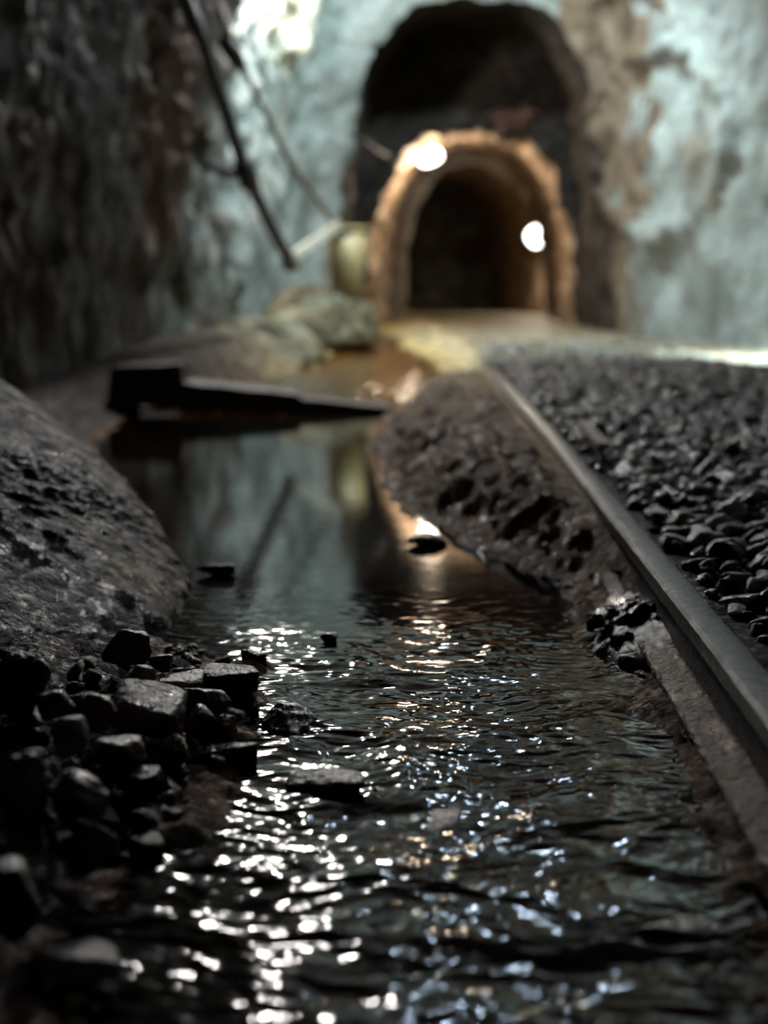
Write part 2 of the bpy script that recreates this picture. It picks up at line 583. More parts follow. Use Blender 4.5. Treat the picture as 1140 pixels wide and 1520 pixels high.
# ------------------------------------------------------------------ tunnel shell: chamber, portal, passage, inner tunnel
#        Y     left   right  crown  power
KEY = [(-2.5, -1.05, 1.05, 2.60, .55),
       (1.5, -1.06, 1.15, 2.65, .55),
       (3.0, -1.03, 2.20, 2.70, .55),
       (4.3, -.96, 2.40, 2.75, .55),
       (4.8, -.93, 2.00, 2.75, .55),
       (5.3, -.86, 1.58, 2.75, .55),
       (6.0, -.68, 1.38, 2.70, .55),
       (6.8, -.54, 1.27, 2.60, .55),
       (7.3, -.42, 1.24, 2.40, .58),
       (7.48, -.27, 1.23, 2.02, .62),
       (7.55, -.245, 1.22, 1.92, .64),
       (7.75, -.26, 1.22, 1.95, .66),
       (8.95, -.28, 1.28, 2.05, .70),
       (9.0, -.16, 1.26, 1.41, .72),
       (9.06, -.15, 1.26, 1.40, .72),
       (13.0, .15, 1.52, 1.58, .75),
       (13.05, -.1, 1.70, 1.9, .7),
       (15.0, -.1, 1.76, 1.9, .7),
       (17.0, -.1, 1.62, 1.9, .7),
       (20.0, -.1, 1.5, 1.9, .7)]


def build_shell():
    K = np.array(KEY)
    rows = []
    for a, b in zip(K[:-1], K[1:]):
        ln = max(abs(b[0] - a[0]), abs(b[1] - a[1]), abs(b[2] - a[2]) * .6, abs(b[3] - a[3]))
        res = .05 if a[0] < 1.4 else .018 if a[0] < 9.05 else .045
        n = max(2, int(ln / res))
        for t in np.linspace(0, 1, n, endpoint=False):
            rows.append(a * (1 - t) + b * t)
    rows.append(K[-1])
    R = np.array(rows)
    nu = 300
    th = np.linspace(math.pi, 0, nu)
    c, s = np.cos(th), np.sin(th)
    z0 = -.12
    p = R[:, 4][:, None]
    cx = ((R[:, 1] + R[:, 2]) / 2)[:, None]
    hw = ((R[:, 2] - R[:, 1]) / 2)[:, None]
    X = cx + hw * np.sign(c)[None, :] * np.abs(c)[None, :] ** p
    Z = z0 + (R[:, 3][:, None] - z0) * np.abs(s)[None, :] ** p
    Y = np.repeat(R[:, 0][:, None], nu, 1)
    V = np.stack([X, Y, Z], 2)
    # normals into the tunnel
    du = np.gradient(V, axis=1)
    dv = np.gradient(V, axis=0)
    N = np.cross(du, dv)
    N /= np.linalg.norm(N, axis=2)[:, :, None] + 1e-9
    mid = np.stack([np.repeat(cx, nu, 1), Y, np.full_like(X, .8)], 2)
    flip = np.sign((N * (mid - V)).sum(2))
    N = N * np.where(flip == 0, 1, flip)[:, :, None]
    P = V.reshape(-1, 3)
    n1 = fbm(P, 1.5, 3, seed=4)
    n2 = fbm(P, 5.0, 4, .55, ridged=True, seed=9)
    n3 = fbm(P, 17, 3, .5, seed=21)
    amp = np.where(P[:, 1] < 9, 1, 1.1)
    leftness = smooth(0.1, -.6, P[:, 0]) * (P[:, 1] < 7)
    d = amp * (n1 * .05 + (n2 - .3) * (.022 + .022 * leftness) + n3 * (.010 + .008 * leftness))
    edge = smooth(0, .25, np.abs(P[:, 1] - 7.55))
    d = d * (.8 + .2 * edge) + (1 - edge) * .035 * fbm(P, 2.6, 2, seed=33) + np.exp(-((P[:, 1] - 9.3) / .5) ** 2) * .055 * fbm(P, 6, 3, .6, seed=35)
    # the knob of rock under the wall lamp, standing proud of the back wall

    def blob(x, y, Yd, r, h):
        q = np.array(at(x, y, Yd))
        e = np.linalg.norm((P - q) * np.array([1, .6, 1]), axis=1)
        return h * (1 - smooth(r * .75, r, e))
    d += blob(425, 10, 6.65, .26, .05)
    # scalloped break lines on the right wall: rock shells that stand proud and end in an edge
    px = P[:, 0] / np.maximum(P[:, 1], .1) * F + CX
    py = HY - (P[:, 2] - CZ) / np.maximum(P[:, 1], .1) * F
    rightw = (P[:, 0] > .5) & (P[:, 1] > 4.0) & (P[:, 1] < 8)
    wob = fbm(P, 6, 2, seed=50) * 14
    e1 = np.hypot((px - 985) / 95, (py - 205) / 130) * 100 + wob
    e2 = np.hypot((px - 930) / 60, (py - 60) / 80) * 100 + wob
    d += np.where(rightw, -.075 * smooth(106, 92, e1) + .05 * smooth(125, 106, e1) - .06 * smooth(108, 88, e2), 0)
    V = V + N * d.reshape(N.shape[:2])[:, :, None]
    Vf = V.reshape(-1, 3)
    FA = grid_faces(len(R), nu)
    rowi = FA[:, 0] // nu
    coli = FA[:, 0] % nu
    fy = R[rowi, 0]
    u = coli / nu

    def sub(name, sel, mat, other=None, pick=None):
        f = FA[sel]
        idx = np.unique(f)
        mp = np.zeros(len(Vf), int)
        mp[idx] = np.arange(len(idx))
        me = mesh_from(name, Vf[idx], mp[f], [mat] if other is None else [mat, other])
        if other is not None:
            me.polygons.foreach_set('material_index', pick[sel].astype(np.int32))
            me.update()
        o = link(name, me)
        o['kind'] = 'structure'
    nz = fbm(Vf[FA[:, 0]], 3.5, 4, .6, seed=61)
    fz = Vf[FA[:, 0], 2]
    ch = fy < 7.54
    # the left wall is brown country rock as far as the corner, greenish rock from there on
    sub('wall_left', ch & (u < .36) & (fy < 5.95), M['wall'], M['wall_left'], fy + nz * .45 < 6.3)
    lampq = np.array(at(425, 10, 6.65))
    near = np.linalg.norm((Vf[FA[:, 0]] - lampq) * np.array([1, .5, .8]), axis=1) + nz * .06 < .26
    sub('wall_back', ch & (u < .36) & (fy >= 5.95), M['wall'], M['ochre_lit_rock'], near)
    sub('ceiling', ch & (u >= .36) & (u < .64), M['wall'], M['wall_left'], fy + nz * .3 < 6.6)
    sub('wall_right', ch & (u >= .64), M['wall'], M['jamb'], fy + nz * .55 + np.maximum(fz - 1.1, 0) * .5 > 6.9)
    sub('wall_passage', (~ch) & (fy < 9.03), M['shaded_passage'])
    sub('wall_tunnel', fy >= 9.03, M['passage'])
    # the tunnel's far end, a rough face of rock closing the view
    n = 40
    gx, gz = np.meshgrid(np.linspace(-.4, 2.3, n), np.linspace(-.2, 2.2, n))
    Q = np.stack([gx.ravel(), np.full(n * n, 19.5), gz.ravel()], 1)
    Q[:, 1] += fbm(Q, 2.5, 4, seed=3) * .15
    o = link('wall_end', mesh_from('wall_end', Q, grid_faces(n, n), [M['wall_left']]))
    o['kind'] = 'structure'


build_shell()


# ------------------------------------------------------------------ water
def build_water():
    ys = np.concatenate([np.arange(.50, 1.5, .0016), np.geomspace(1.503, 8.2, 420)])
    xs = np.concatenate([np.arange(-.80, -.24, .006), np.arange(-.24, .27, .0021), np.arange(.272, .62, .006)])
    XX, YY = np.meshgrid(xs, ys)
    X, Y = XX.ravel(), YY.ravel()
    P = np.stack([X, Y, np.zeros_like(X)], 1)
    h, xl, xr = floor_h(X, Y)
    zw = water_z(Y)
    A = np.interp(Y, [.4, .75, 1.0, 1.28, 1.42, 1.6, 3.9, 4.1, 4.3, 5.2, 8], [1.5, 1.3, 1.2, 1.0, .28, .04, .03, 3.0, 5.0, 3.0, 3.0])
    calm = 1 - .35 * smooth(.05, .2, X) * smooth(.9, 1.2, Y)
    A = A * calm
    W = P + np.stack([fbm(P, 9, 2, seed=3), fbm(P, 9, 2, seed=13), 0 * X], 1) * .02
    w1 = fbm(W * np.array([.75, 1, 1]), 11, 2, seed=1) * .0030            # swells over the stones
    w2 = (1 - np.abs(fbm(W * np.array([.7, 1, 1]), 30, 2, .45, seed=6))) * .0016
    w3 = fbm(W * np.array([.7, 1, 1]), 85, 2, .5, seed=14) * .00050 + (1 - np.abs(fbm(W * np.array([.6, 1, 1]), 62, 2, .4, seed=24))) * .0006
    z = zw + A * (w1 * smooth(1.5, 1.1, Y) + w2 + w3)
    V = np.stack([X, Y, z], 1)
    FA = grid_faces(len(ys), len(xs))
    wet = (h < z + .004)
    wet &= (X < rail_x(Y) - .004) | (Y > 1.6)
    keep = wet[FA].any(1)
    FA = FA[keep]
    idx = np.unique(FA)
    mp = np.zeros(len(V), int)
    mp[idx] = np.arange(len(idx))
    o = link('stream_water', mesh_from('stream_water', V[idx], mp[FA], [M['water']]))
    tag(o, 'shallow brown stream water, rippling in front and still further back', 'water', kind='stuff')


build_water()


# ------------------------------------------------------------------ rail
def build_rail():
    ys = np.arange(.30, 4.35, .012)
    root = empty('mine_rail', (float(rail_x(1.0)) + RAIL_W / 2, 1.0, 0.0))
    tag(root, 'narrow old steel mine rail running beside the stream into the tunnel', 'rail')
    off = np.array(root.location)

    def sweep(name, prof, mat, bumps=0.0, seed=0):
        prof = np.array(prof)
        # resample the profile
        Q = []
        for a, b in zip(prof, np.roll(prof, -1, 0)):
            n = max(1, int(np.linalg.norm(b - a) / .004))
            for t in np.linspace(0, 1, n, endpoint=False):
                Q.append(a * (1 - t) + b * t)
        Q = np.array(Q)
        nq = len(Q)
        X = (rail_x(ys) + RAIL_W / 2)[:, None] + Q[None, :, 0]
        Z = rail_top(ys)[:, None] + Q[None, :, 1]
        Y = np.repeat(ys[:, None], nq, 1)
        V = np.stack([X, Y, Z], 2).reshape(-1, 3)
        b = fbm(V, 60, 4, .6, seed=seed) * bumps
        cen = np.stack([np.repeat((rail_x(ys) + RAIL_W / 2)[:, None], nq, 1), Y, Z * 0 + (rail_top(ys)[:, None] + prof[:, 1].mean())], 2).reshape(-1, 3)
        D = V - cen
        D /= np.linalg.norm(D, axis=1)[:, None] + 1e-6
        V = V + D * b[:, None] - off
        r = np.arange(len(ys) - 1)[:, None] * nq
        c = np.arange(nq)[None, :]
        FA = np.stack([(r + c).ravel(), (r + (c + 1) % nq).ravel(), (r + nq + (c + 1) % nq).ravel(), (r + nq + c).ravel()], 1)
        me = mesh_from(name, V, FA, [mat])
        bm = bmesh.new()
        bm.from_mesh(me)
        bm.edges.ensure_lookup_table()
        bmesh.ops.holes_fill(bm, edges=[e for e in bm.edges if e.is_boundary], sides=0)
        bmesh.ops.recalc_face_normals(bm, faces=bm.faces[:])
        for e in bm.edges:
            if e.calc_face_angle(0) > .5:
                e.smooth = False
        bm.to_mesh(me)
        bm.free()
        return link(name, me, root)
    w = RAIL_W / 2
    sweep('rail_head', [(-w, -.004), (-w + .003, -.0008), (-w * .4, 0), (w * .4, 0), (w - .003, -.0008), (w, -.004), (w, -.016), (.006, -.021), (-.006, -.021), (-w, -.016)], M['steel'], .0006)
    sweep('rail_web', [(-.005, -.020), (.005, -.020), (.004, -.038), (.006, -.053), (-.006, -.053), (-.004, -.038)], M['rust'], .0012, 5)
    sweep('rail_foot', [(-.029, -.0585), (-.026, -.056), (-.008, -.050), (.008, -.050), (.026, -.056), (.029, -.0585), (.029, -.063), (-.029, -.063)], M['foot'], .0022, 9)


build_rail()

# ------------------------------------------------------------------ boulder on the left


def poly_rock(name, pts, mat, sub=6, p=16, rough=.012, scale=9, fine=.004, label=None, cat='rock', seed=1.0, group=None):
    pts = [Vector(q) for q in pts]
    cen = sum(pts, Vector()) / len(pts)
    bm = bmesh.new()
    for q in pts:
        bm.verts.new(q - cen)
    bmesh.ops.convex_hull(bm, input=bm.verts[:])
    bmesh.ops.recalc_face_normals(bm, faces=bm.faces[:])
    N, H = [], []
    for f in bm.faces:
        n = f.normal
        hh = n.dot(f.calc_center_median())
        if hh < 0:
            n, hh = -n, -hh
        N.append(n[:])
        H.append(max(hh, .004))
    bm.free()
    N, H = np.array(N), np.array(H)
    D, Fc = ico(sub)
    d = np.maximum(D @ N.T / H, 0)
    r = (d ** p).sum(1) ** (-1 / p)
    V = D * r[:, None]
    W = V + np.array(cen)
    n = fbm(W, scale, 4, .55, ridged=True, seed=seed) * rough + fbm(W, scale * 5, 4, .6, seed=seed + 3) * fine
    V = V + D * n[:, None]
    o = link(name, mesh_from(name, V, Fc, [mat]))
    o.location = cen
    if label:
        tag(o, label, cat, group)
    return o


B = [at(-150, 480, 2.3), at(0, 545, 2.0), at(90, 618, 1.9), at(180, 690, 1.8), at(245, 782, 1.68), at(292, 848, 1.58), at(303, 885, 1.53),
     at(262, 945, 1.33), at(150, 965, 1.25), at(0, 985, 1.17), at(-250, 985, 1.12), at(-330, 700, 1.35), at(-100, 640, 1.55), at(60, 740, 1.5),
     at(170, 830, 1.42), at(-420, 480, 1.9), at(-300, 470, 2.6), at(120, 690, 2.4), at(270, 880, 1.6)]
B = B + [Vector((q.x * 1.0, q.y, -.10)) for q in B[5:11]]
poly_rock('boulder', B, M['boulder'], sub=7, rough=.007, scale=7, fine=.005,
          label='huge dark wet boulder sloping down into the stream on the left', cat='boulder')

# ------------------------------------------------------------------ stones of the left bank and the stream, one by one


def stone(name, x, y, w, hpx, dep, mat, label, seed, zc=None, rot=0.0, cat='stone', sub=5, p=12, planes=14, rough=.07, tilt=(0, 0), flatness=.3, group=None, zbase=None):
    """a stone whose centre is seen at (x, y), w pixels wide and hpx pixels tall; dep = depth/width; rests at zbase"""
    z = .02 if zc is None else zc
    c = on(x, y, z)
    W = w / F * c.y
    Hh = hpx / F * c.y
    D = dep * W
    V, Fc = rock_verts((W, D, Hh), seed, sub, p, rough, planes, flatness=flatness)
    o = link(name, mesh_from(name, V, Fc, [M[mat]]))
    o.location = c
    o.rotation_euler = (tilt[0], tilt[1], rot)
    return tag(o, label, cat, group)


ST = [
    # name, x, y, w, h, depth, material, label, seed, z, tilt
    ('rubble_stone', 218, 1056, 128, 74, .9, 'stone_pink', 'broad flat-topped pinkish brown stone, largest in the left rubble', 3, .035, (-.1, .05)),
    ('rubble_stone', 192, 962, 66, 60, .8, 'stone_brown', 'tilted brown slab leaning against the foot of the boulder', 4, .050, (.1, .5)),
    ('rubble_stone', 338, 1008, 104, 40, .7, 'stone_dark', 'flat rounded dark stone at the water edge below the boulder', 5, .018, (0, .05)),
    ('rubble_stone', 303, 1042, 82, 40, .7, 'stone_dark', 'dark glossy stone right behind the broad flat-topped stone', 6, .022, (0, .12)),
    ('rubble_stone', 266, 1015, 96, 30, .7, 'stone_brown', 'long low brown stone between boulder and flat-topped stone', 7, .030, (0, .1)),
    ('rubble_stone', 297, 1070, 40, 44, .9, 'stone_red', 'small reddish brown stone touching the flat-topped stone on its right', 8, .022, (.1, .3)),
    ('rubble_stone', 333, 1084, 44, 46, .9, 'stone_red', 'dark red stone nearest the pyramid stone at the water line', 9, .016, (0, .2)),
    ('rubble_stone', 104, 1090, 56, 62, .9, 'stone_pale', 'pale upright stone left of the flat-topped stone', 10, .050, (.2, -.3)),
    ('rubble_stone', 147, 1058, 54, 54, .9, 'stone_red', 'rusty brown stone tucked behind the pale upright stone', 11, .045, (0, .3)),
    ('rubble_stone', 178, 1112, 104, 36, .6, 'stone_brown', 'long narrow brown stone in front of the flat-topped stone', 12, .035, (0, .08)),
    ('rubble_stone', 258, 1117, 54, 50, .8, 'stone_brown', 'wedge-shaped brown stone right of the long narrow stone', 13, .020, (.2, .4)),
    ('rubble_stone', 336, 1120, 90, 38, .7, 'stone_dark', 'smooth black stone half under water below the dark red stone', 14, .006, (0, 0)),
    ('rubble_stone', 118, 1195, 92, 96, .9, 'stone_brown', 'big rounded brown stone low in the dark left rubble', 15, .045, (.1, .2)),
    ('rubble_stone', 132, 1262, 76, 86, .8, 'stone_brown', 'steep brown stone standing in front of the big rounded stone', 16, .030, (0, .45)),
    ('rubble_stone', 36, 1012, 92, 92, .8, 'stone_dark', 'tall dark stone at the left edge under the boulder', 17, .060, (0, .2)),
    ('rubble_stone', 205, 1160, 78, 44, .8, 'stone_dark', 'black stone in the hollow below the long narrow stone', 18, .020, (0, 0)),
    ('rubble_stone', 80, 1045, 60, 46, .8, 'stone_dark', 'dark stone between tall edge stone and rusty stone', 19, .055, (0, .1)),
    ('rubble_stone', 118, 1424, 158, 46, .7, 'stone_pale', 'flat pale grey stone near the lower left corner', 20, .012, (.05, 0)),
    ('rubble_stone', 30, 1180, 90, 120, .9, 'stone_dark', 'black stone at the left edge beside the big rounded stone', 21, .060, (0, .2)),
    ('rubble_stone', 25, 1330, 110, 110, .9, 'stone_dark', 'black stone at the left edge above the flat pale stone', 22, .040, (0, .1)),
    ('rubble_stone', 200, 1020, 44, 26, .8, 'stone_red', 'small red stone behind the flat-topped stone', 23, .045, (0, .1)),
    ('rubble_stone', 240, 985, 40, 30, .8, 'stone_brown', 'small brown stone right of the leaning slab', 24, .040, (0, .1)),
    ('rubble_stone', 215, 1000, 36, 24, .8, 'stone_pale', 'little pinkish stone in front of the leaning slab', 25, .042, (0, .2)),
    ('stream_stone', 488, 1166, 128, 56, .7, 'stone_dark', 'wide black stone breaking the water below the pyramid stone', 32, .001, (0, .05)),
    ('stream_stone', 620, 1160, 90, 40, .7, 'stone_dark', 'black stone awash right of the wide black stone', 33, -.006, (0, 0)),
    ('stream_stone', 645, 1040, 76, 30, .7, 'stone_red', 'reddish stone under the ripples in mid stream', 34, -.007, (0, 0)),
    ('stream_stone', 700, 1038, 66, 28, .7, 'stone_red', 'second reddish sunken stone, nearer the rail', 35, -.008, (0, 0)),
    ('stream_stone', 620, 1240, 150, 60, .7, 'stone_red', 'large rust-coloured sunken stone left of mid stream', 36, -.010, (0, 0)),
    ('stream_stone', 770, 1232, 150, 60, .7, 'stone_red', 'large rust-coloured sunken stone right of mid stream', 37, -.010, (0, 0)),
    ('stream_stone', 520, 1320, 170, 60, .7, 'stone_dark', 'big dark stone under the front riffle', 38, -.008, (0, 0)),
    ('stream_stone', 860, 1330, 160, 60, .7, 'stone_dark', 'dark sunken stone beside the rail at the front', 39, -.010, (0, 0)),
    ('stream_stone', 640, 1430, 190, 70, .7, 'stone_dark', 'sunken stone at the very front of the stream', 40, -.008, (0, 0)),
    ('stream_stone', 1020, 1400, 150, 70, .7, 'stone_dark', 'dark sunken stone near the lower right corner', 41, -.006, (0, 0)),
    ('stream_stone', 488, 948, 26, 18, .9, 'stone_red', 'tiny red stone poking up where the ripples begin', 42, .004, (0, 0)),
    ('stream_stone', 378, 978, 40, 28, .9, 'stone_dark', 'small dark stone in the shallows beside the rounded dark stone', 43, .006, (0, 0)),
    ('stream_stone', 322, 846, 60, 20, .5, 'stone_dark', 'thin flat stone in the pool off the boulder tip', 44, .006, (0, -.12)),
    ('stream_stone', 632, 800, 60, 15, .8, 'stone_pale', 'pale wet stone in the water off the mud bank', 45, .006, (0, 0)),
    ('stream_stone', 560, 1010, 60, 20, .7, 'stone_dark', 'low dark stone under the ripples behind the pyramid stone', 46, -.010, (0, 0)),
]
for (nm, x, y, w, h, dp, mt, lb, sd, z, tl) in ST:
    stone(nm, x, y, w, h, dp, mt, lb, sd, z, rot=(sd * 1.7) % 1.2 - .6, tilt=tl, cat='stone', flatness=.6 if sd in (3, 4, 20) else .2,
          group='stones of the left bank' if nm == 'rubble_stone' else 'stones in the stream')

PY = [at(390, 1072, 1.06), at(402, 1088, 1.04), at(440, 1092, 1.03), at(470, 1070, 1.06), at(420, 1038, 1.075), at(445, 1048, 1.075), at(410, 1060, 1.12), at(455, 1062, 1.12)]
PY = PY + [Vector((q.x, q.y, -.03)) for q in PY[:4]]
poly_rock('stream_stone', PY, M['stone_dark'], sub=5, p=30, rough=.0015, scale=60, fine=.0008, seed=4,
          label='pyramid-shaped dark stone standing up out of the ripples', cat='stone', group='stones in the stream')

# the jagged black rock against the rail
R0 = [at(878, 965, 1.30), at(895, 915, 1.36), at(905, 890, 1.42), at(960, 862, 1.46), at(1000, 890, 1.36), at(1010, 960, 1.18), at(960, 985, 1.22), at(900, 985, 1.26),
      at(930, 870, 1.5), at(980, 880, 1.5)]
R0 = R0 + [Vector((q.x, q.y, -.03)) for q in (R0[0], R0[4], R0[5], R0[6])]
poly_rock('bank_rock', R0, M['stone_dark'], sub=5, p=14, rough=.010, scale=30, fine=.004, seed=8,
          label='jagged black rock wedged between the stream and the rail', cat='rock')

# pebbles: the wet cluster below the boulder tip, the left rubble, the foot of the mud bank
rnd = random.Random(5)
PEB = {}
for k in range(6):
    for mt in ('stone_brown', 'stone_red', 'stone_dark', 'gravel', 'stone_pale'):
        V, Fc = rock_verts((1, .85, .65), 100 + k, 3, 10, .06, 12)
        PEB[k, mt] = mesh_from('pebble', V, Fc, [M[mt]])


def pebble(name, X, Y, size, mt, label, cat, group, lift=.3):
    h = float(floor_h([X], [Y])[0][0])
    o = link(name, PEB[rnd.randrange(6), mt])
    o.location = (X, Y, max(h, -.01) + size * lift * .6)
    o.scale = (size, size * rnd.uniform(.7, 1.1), size * rnd.uniform(.6, 1))
    o.rotation_euler = (rnd.uniform(-.4, .4), rnd.uniform(-.4, .4), rnd.uniform(0, 6.28))
    return tag(o, label, cat, group)


for k in range(46):
    q = on(rnd.uniform(248, 306), rnd.uniform(905, 985), .02)
    pebble('wet_pebble', q.x, q.y, rnd.uniform(.006, .013), rnd.choice(('stone_brown', 'gravel')), 'small wet pebble in the glistening cluster at the boulder tip', 'pebble', 'pebbles at the boulder tip')
for k in range(90):
    x, y = rnd.uniform(20, 345), rnd.uniform(975, 1300)
    if x > 345 - (max(0, y - 1110)) * .95:
        continue
    q = on(x, y, .03)
    for _ in range(4):
        q = on(x, y, float(floor_h([q.x], [q.y])[0][0]) + .006)
    pebble('rubble_pebble', q.x, q.y, rnd.uniform(.012, .028), rnd.choice(('stone_brown', 'stone_red', 'stone_dark', 'stone_dark')), 'small stone filling a gap in the left bank rubble', 'pebble', 'small rubble of the left bank')
for k in range(36):
    Y = rnd.uniform(1.45, 3.8)
    X = float(np.interp(Y, _Y, _XR)) + rnd.uniform(-.03, .12) * (1 if Y > 1.8 else .5)
    pebble('bank_pebble', X, Y, rnd.uniform(.009, .018), rnd.choice(('stone_brown', 'stone_pale')), 'wet pebble stuck in the side of the mud bank', 'pebble', 'pebbles in the mud bank')  # the pale pebbles stand in for wet sparkle on the bank


# ------------------------------------------------------------------ gravel right of the rail
def build_gravel():
    rs = np.random.RandomState(12)
    spots = []
    Y = .72
    while Y < 6.4:
        s0 = .030 if Y < 1.7 else .027
        x0 = float(rail_x(Y)) + RAIL_W + .010
        x1 = min(.27 * Y + .30, 1.15)
        X = x0 + rs.uniform(0, s0)
        while X < x1:
            s = s0 * rs.choice([.55, .8, 1.0, 1.25, 1.6], p=[.25, .3, .25, .13, .07])
            spots.append((X + rs.uniform(-.006, .006), Y + rs.uniform(-.4, .4) * s0, s))
            X += s0 * rs.uniform(.72, 1.05)
        Y += s0 * .80
    S = np.array(spots)
    S = S[S[:, 0] - S[:, 2] * .55 > rail_x(S[:, 1]) + RAIL_W]
    # fewer loose stones in the far sandy part
    S = S[rs.uniform(size=len(S)) > smooth(3.6, 6.2, S[:, 1]) * .85]
    h = floor_h(S[:, 0], S[:, 1])[0]
    h = h - smooth(0, .08, S[:, 0] - rail_x(S[:, 1])) * 0
    variants = [rock_verts((1, .9, .7), 200 + k, 3, 14, .05, 13) for k in range(10)]
    low = [rock_verts((1, .9, .7), 200 + k, 2, 14, .03, 13) for k in range(10)]
    meshes = [mesh_from('gravel_stone', v, f, [M['gravel']]) for v, f in variants]
    glint_meshes = [mesh_from('gravel_stone', v, f, [M['gravel_glint']]) for v, f in variants]
    sx = S[:, 0] / S[:, 1] * F + CX
    sy = HY + (CZ - h - .01) / S[:, 1] * F
    size = S[:, 2] / S[:, 1]
    seen = (sx < 1150) & (sy < 1500)
    order = np.argsort(-size * seen)
    first = set(order[:300].tolist())
    VV, FF, MI, n = [], [], [], 0
    for i, (X, Y, s) in enumerate(S):
        k = rs.randint(10)
        sc = np.array([s, s * rs.uniform(.7, 1.1), s * rs.uniform(.6, 1.0)])
        e = rs.uniform(-.5, .5, 2)
        rz = rs.uniform(0, 6.28)
        zc = h[i] + s * .20
        if i in first:
            pale = rs.uniform() < .10
            o = link('gravel_stone', (glint_meshes if pale else meshes)[k])
            o.location = (X, Y, zc)
            o.scale = sc
            o.rotation_euler = (e[0], e[1], rz)
            tag(o, 'wet gravel stone toned pale as a painted glint, right of the rail' if pale else 'angular dark wet gravel stone in the bed right of the rail', 'gravel', 'gravel stones beside the rail')
        else:
            v, f = low[k]
            v = v * sc
            cx_, sx_ = math.cos(e[0]), math.sin(e[0])
            v = np.stack([v[:, 0], v[:, 1] * cx_ - v[:, 2] * sx_, v[:, 1] * sx_ + v[:, 2] * cx_], 1)
            cz_, sz_ = math.cos(rz), math.sin(rz)
            v = np.stack([v[:, 0] * cz_ - v[:, 1] * sz_, v[:, 0] * sz_ + v[:, 1] * cz_, v[:, 2]], 1)
            VV.append(v + np.array([X, Y, zc]))
            FF.append(f + n)
            MI.append(np.full(len(f), 2 if rs.uniform() < .10 else int(Y + rs.normal() * .6 > 2.9)))
            n += len(v)
    o = link('gravel_bed', mesh_from('gravel_bed', np.vstack(VV), np.vstack(FF), [M['gravel'], M['gravel_dusty'], M['gravel_glint']]))
    o.data.polygons.foreach_set('material_index', np.concatenate(MI).astype(np.int32))
    tag(o, 'finer and farther dark wet gravel spread over the mine floor', 'gravel', kind='stuff')
    print('gravel', len(S))


build_gravel()

# ------------------------------------------------------------------ timber across the stream
root = empty('timber_beam', at(330, 622, 3.95))
tag(root, 'black wet timber with a thick block end lying across the stream', 'timber')
ro = Vector(root.location)


def slab(name, quad, Y0, Y1, mat, parent, off, **kw):
    """quad: 4 pixels (clockwise from lower left) seen at depth Y0, carried back to Y1 keeping real size"""
    f = [at(x, y, Y0) - off for x, y in quad]
    b = [v + Vector((0, Y1 - Y0, 0)) for v in f]
    return hull_prism(name, [f[0], f[1], b[1], b[0], f[3], f[2], b[2], b[3]], mat, parent, **kw)


slab('block', [(158, 604), (272, 604), (270, 541), (162, 546)], 3.86, 4.06, M['timber'], root, ro, bevel=.006, cuts=3, jitter=.006)
slab('beam', [(262, 609), (468, 617), (440, 586), (262, 566)], 3.88, 4.05, M['timber'], root, ro, bevel=.004, cuts=4, jitter=.004)
slab('tongue', [(440, 619), (583, 620), (580, 605), (440, 592)], 3.90, 4.02, M['timber'], root, ro, bevel=.003, cuts=3, jitter=.003)

# ------------------------------------------------------------------ rock ledge, bucket, board, pipes at the back left
poly_rock('rock_ledge', [at(395, 480, 6.0), at(440, 455, 6.3), at(500, 448, 6.2), at(552, 450, 6.6), at(562, 505, 6.5), at(520, 515, 6.2), at(430, 512, 5.9), at(380, 520, 5.7),
                         at(430, 420, 6.9), at(545, 450, 7.2), at(400, 450, 6.9), at(560, 500, 7.2), at(400, 520, 6.9)], M['ledge'], sub=6, p=12, rough=.02, scale=6, fine=.01, seed=6,
          label='low grey rock ledge at the foot of the wall beside the tunnel mouth', cat='rock')
poly_rock('wall_rock', [at(330, 540, 5.2), at(420, 530, 5.4), at(480, 525, 5.7), at(440, 480, 5.8), at(370, 470, 5.7), at(320, 500, 5.4), at(350, 560, 5.0), at(430, 548, 5.2),
                        at(300, 500, 5.9), at(450, 480, 6.2), at(300, 570, 5.6), at(460, 560, 6)], M['ledge'], sub=6, p=12, rough=.02, scale=7, fine=.01, seed=16,
          label='rough yellowish rock spilling from the wall behind the timber', cat='rock')

bk = at(515, 436, 6.45)
root = empty('bucket', bk)
tag(root, 'ochre bucket standing on the rock ledge beside the tunnel mouth', 'bucket')


def lathe(name, prof, mat, parent, n=40, loc=(0, 0, 0)):
    V, Fc = [], []
    for r, z in prof:
        for k in range(n):
            a = 2 * math.pi * k / n
            V.append((loc[0] + r * math.cos(a), loc[1] + r * math.sin(a), loc[2] + z))
    m = len(prof)
    for i in range(m - 1):
        for k in range(n):
            Fc.append((i * n + k, i * n + (k + 1) % n, (i + 1) * n + (k + 1) % n, (i + 1) * n + k))
    Fc.append(tuple(reversed(range(n))))
    me = bpy.data.meshes.new(name)
    me.from_pydata(V, [], Fc)
    for p in me.polygons:
        p.use_smooth = len(p.vertices) == 4
    me.materials.append(mat)
    return link(name, me, parent)


lathe('body', [(.066, 0), (.070, .004), (.090, .29), (.086, .29), (.066, .012), (.001, .012)], M['bucket'], root)
lathe('rim', [(.090, .283), (.097, .285), (.098, .296), (.092, .302), (.086, .297), (.087, .285)], M['bucket'], root)
hp = [Vector((.096 * math.cos(a), -.03 * math.sin(a), .285 - .05 * math.sin(a))) for a in np.linspace(0, math.pi, 14)]
tube('handle', hp, .004, M['rod'], root, n=8)

